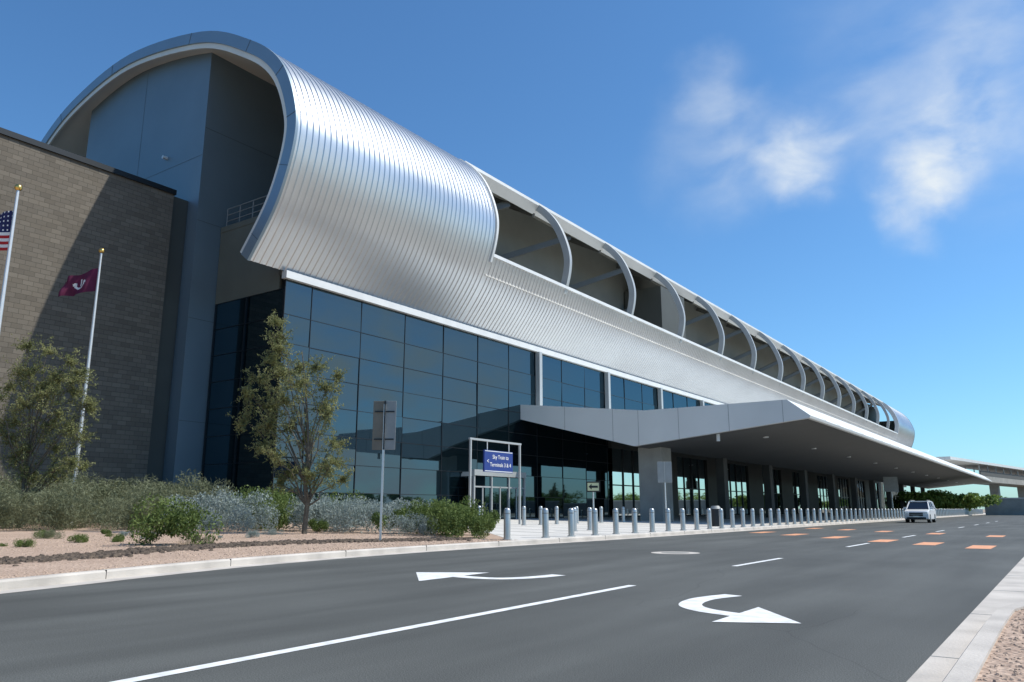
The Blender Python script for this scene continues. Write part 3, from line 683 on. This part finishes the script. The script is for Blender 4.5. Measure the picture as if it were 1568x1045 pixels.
# ---------------------------------------------------------------- light, sky, camera
sd=Vector((1,.73,1.55)).normalized(); el=math.asin(sd.z); rot=math.atan2(sd.x,sd.y)
L=bpy.data.lights.new('sun','SUN'); L.energy=5; L.angle=math.radians(.5); L.color=(1,.95,.86)
lo=bpy.data.objects.new('sun',L); COL.objects.link(lo); lo.rotation_euler=(-sd).to_track_quat('-Z','Y').to_euler()
Wd=bpy.data.worlds.new('World'); S.world=Wd; Wd.use_nodes=True; nt=Wd.node_tree
bg=nt.nodes['Background']; bg.inputs[1].default_value=.095
sk=nt.nodes.new('ShaderNodeTexSky'); sk.sky_type='NISHITA'; sk.sun_disc=False; sk.sun_elevation=el; sk.sun_rotation=rot; sk.ozone_density=1.6; sk.dust_density=.5; sk.air_density=1.0
tc=nt.nodes.new('ShaderNodeTexCoord')
def node(t,**k):
    n=nt.nodes.new(t)
    for a,b in k.items(): setattr(n,a,b)
    return n
tint=node('ShaderNodeMix',data_type='RGBA',blend_type='MULTIPLY'); tint.inputs[0].default_value=1; tint.inputs[7].default_value=(.82,1.34,1.72,1); nt.links.new(sk.outputs[0],tint.inputs[6])
lobes=[((-.207,.893,.398),.055,1.2),((-.25,.875,.41),.07,.45),((-.31,.853,.419),.08,.4),((-.28,.825,.483),.05,.5),((-.152,.889,.43),.07,.4),((-.054,.917,.393),.055,.8),((-.075,.928,.365),.045,.95),((-.101,.936,.339),.04,.9),((-.112,.945,.305),.035,.6),((-.023,.898,.44),.09,.45),((.03,.87,.49),.22,.35),((.84,.52,.12),.30,1.2),((.66,.74,.10),.25,1.1),((.9,.35,.15),.3,1.0)]  # low sun-side lobes: unseen clouds added to brighten the glass reflections
mask=None
wn=node('ShaderNodeTexNoise'); wn.inputs['Scale'].default_value=8; wn.inputs['Detail'].default_value=7; wn.inputs['Roughness'].default_value=.55; nt.links.new(tc.outputs['Generated'],wn.inputs['Vector'])
ws=node('ShaderNodeVectorMath',operation='SUBTRACT'); nt.links.new(wn.outputs['Color'],ws.inputs[0]); ws.inputs[1].default_value=(.5,.5,.5)
wm=node('ShaderNodeVectorMath',operation='SCALE'); wm.inputs['Scale'].default_value=.10; nt.links.new(ws.outputs[0],wm.inputs[0])
wa=node('ShaderNodeVectorMath',operation='ADD'); nt.links.new(tc.outputs['Generated'],wa.inputs[0]); nt.links.new(wm.outputs[0],wa.inputs[1])
for c,r,a in lobes:
    d=node('ShaderNodeVectorMath',operation='DISTANCE'); nt.links.new(wa.outputs[0],d.inputs[0]); d.inputs[1].default_value=c
    m=node('ShaderNodeMapRange',interpolation_type='SMOOTHERSTEP'); m.inputs['From Min'].default_value=r*1.4; m.inputs['From Max'].default_value=0; m.inputs['To Min'].default_value=0; m.inputs['To Max'].default_value=a
    nt.links.new(d.outputs['Value'],m.inputs[0])
    if mask is None: mask=m.outputs[0]
    else:
        x=node('ShaderNodeMath',operation='ADD'); nt.links.new(mask,x.inputs[0]); nt.links.new(m.outputs[0],x.inputs[1]); mask=x.outputs[0]
mp=node('ShaderNodeMapping'); mp.inputs['Scale'].default_value=(.8,1,1.5); mp.inputs['Rotation'].default_value=(0,.45,.7); nt.links.new(tc.outputs['Generated'],mp.inputs[0])
cn=node('ShaderNodeTexNoise'); cn.inputs['Scale'].default_value=13; cn.inputs['Detail'].default_value=8; cn.inputs['Roughness'].default_value=.5; cn.inputs['Distortion'].default_value=.25; nt.links.new(mp.outputs[0],cn.inputs['Vector'])
cr=node('ShaderNodeMapRange'); cr.inputs['From Min'].default_value=.25; cr.inputs['From Max'].default_value=.70; nt.links.new(cn.outputs[0],cr.inputs[0])
mu=node('ShaderNodeMath',operation='MULTIPLY'); nt.links.new(mask,mu.inputs[0]); nt.links.new(cr.outputs[0],mu.inputs[1])
mm2=node('ShaderNodeMath',operation='MULTIPLY',use_clamp=True); nt.links.new(mu.outputs[0],mm2.inputs[0]); mm2.inputs[1].default_value=.8
mx=node('ShaderNodeMix',data_type='RGBA'); nt.links.new(mm2.outputs[0],mx.inputs[0]); nt.links.new(tint.outputs[2],mx.inputs[6]); mx.inputs[7].default_value=(8.2,9.0,9.8,1)
nt.links.new(mx.outputs[2],bg.inputs[0])
cd=bpy.data.cameras.new('camera'); cam=bpy.data.objects.new('camera',cd); COL.objects.link(cam); S.camera=cam
cd.lens=27.32; cd.sensor_width=36; cd.clip_end=6000; cd.clip_start=.05
cam.location=(0,0,1.1); cam.rotation_euler=(math.radians(90+12.2),0,math.radians(35))
S.view_settings.view_transform='Standard'; S.view_settings.look='None'; S.view_settings.exposure=0
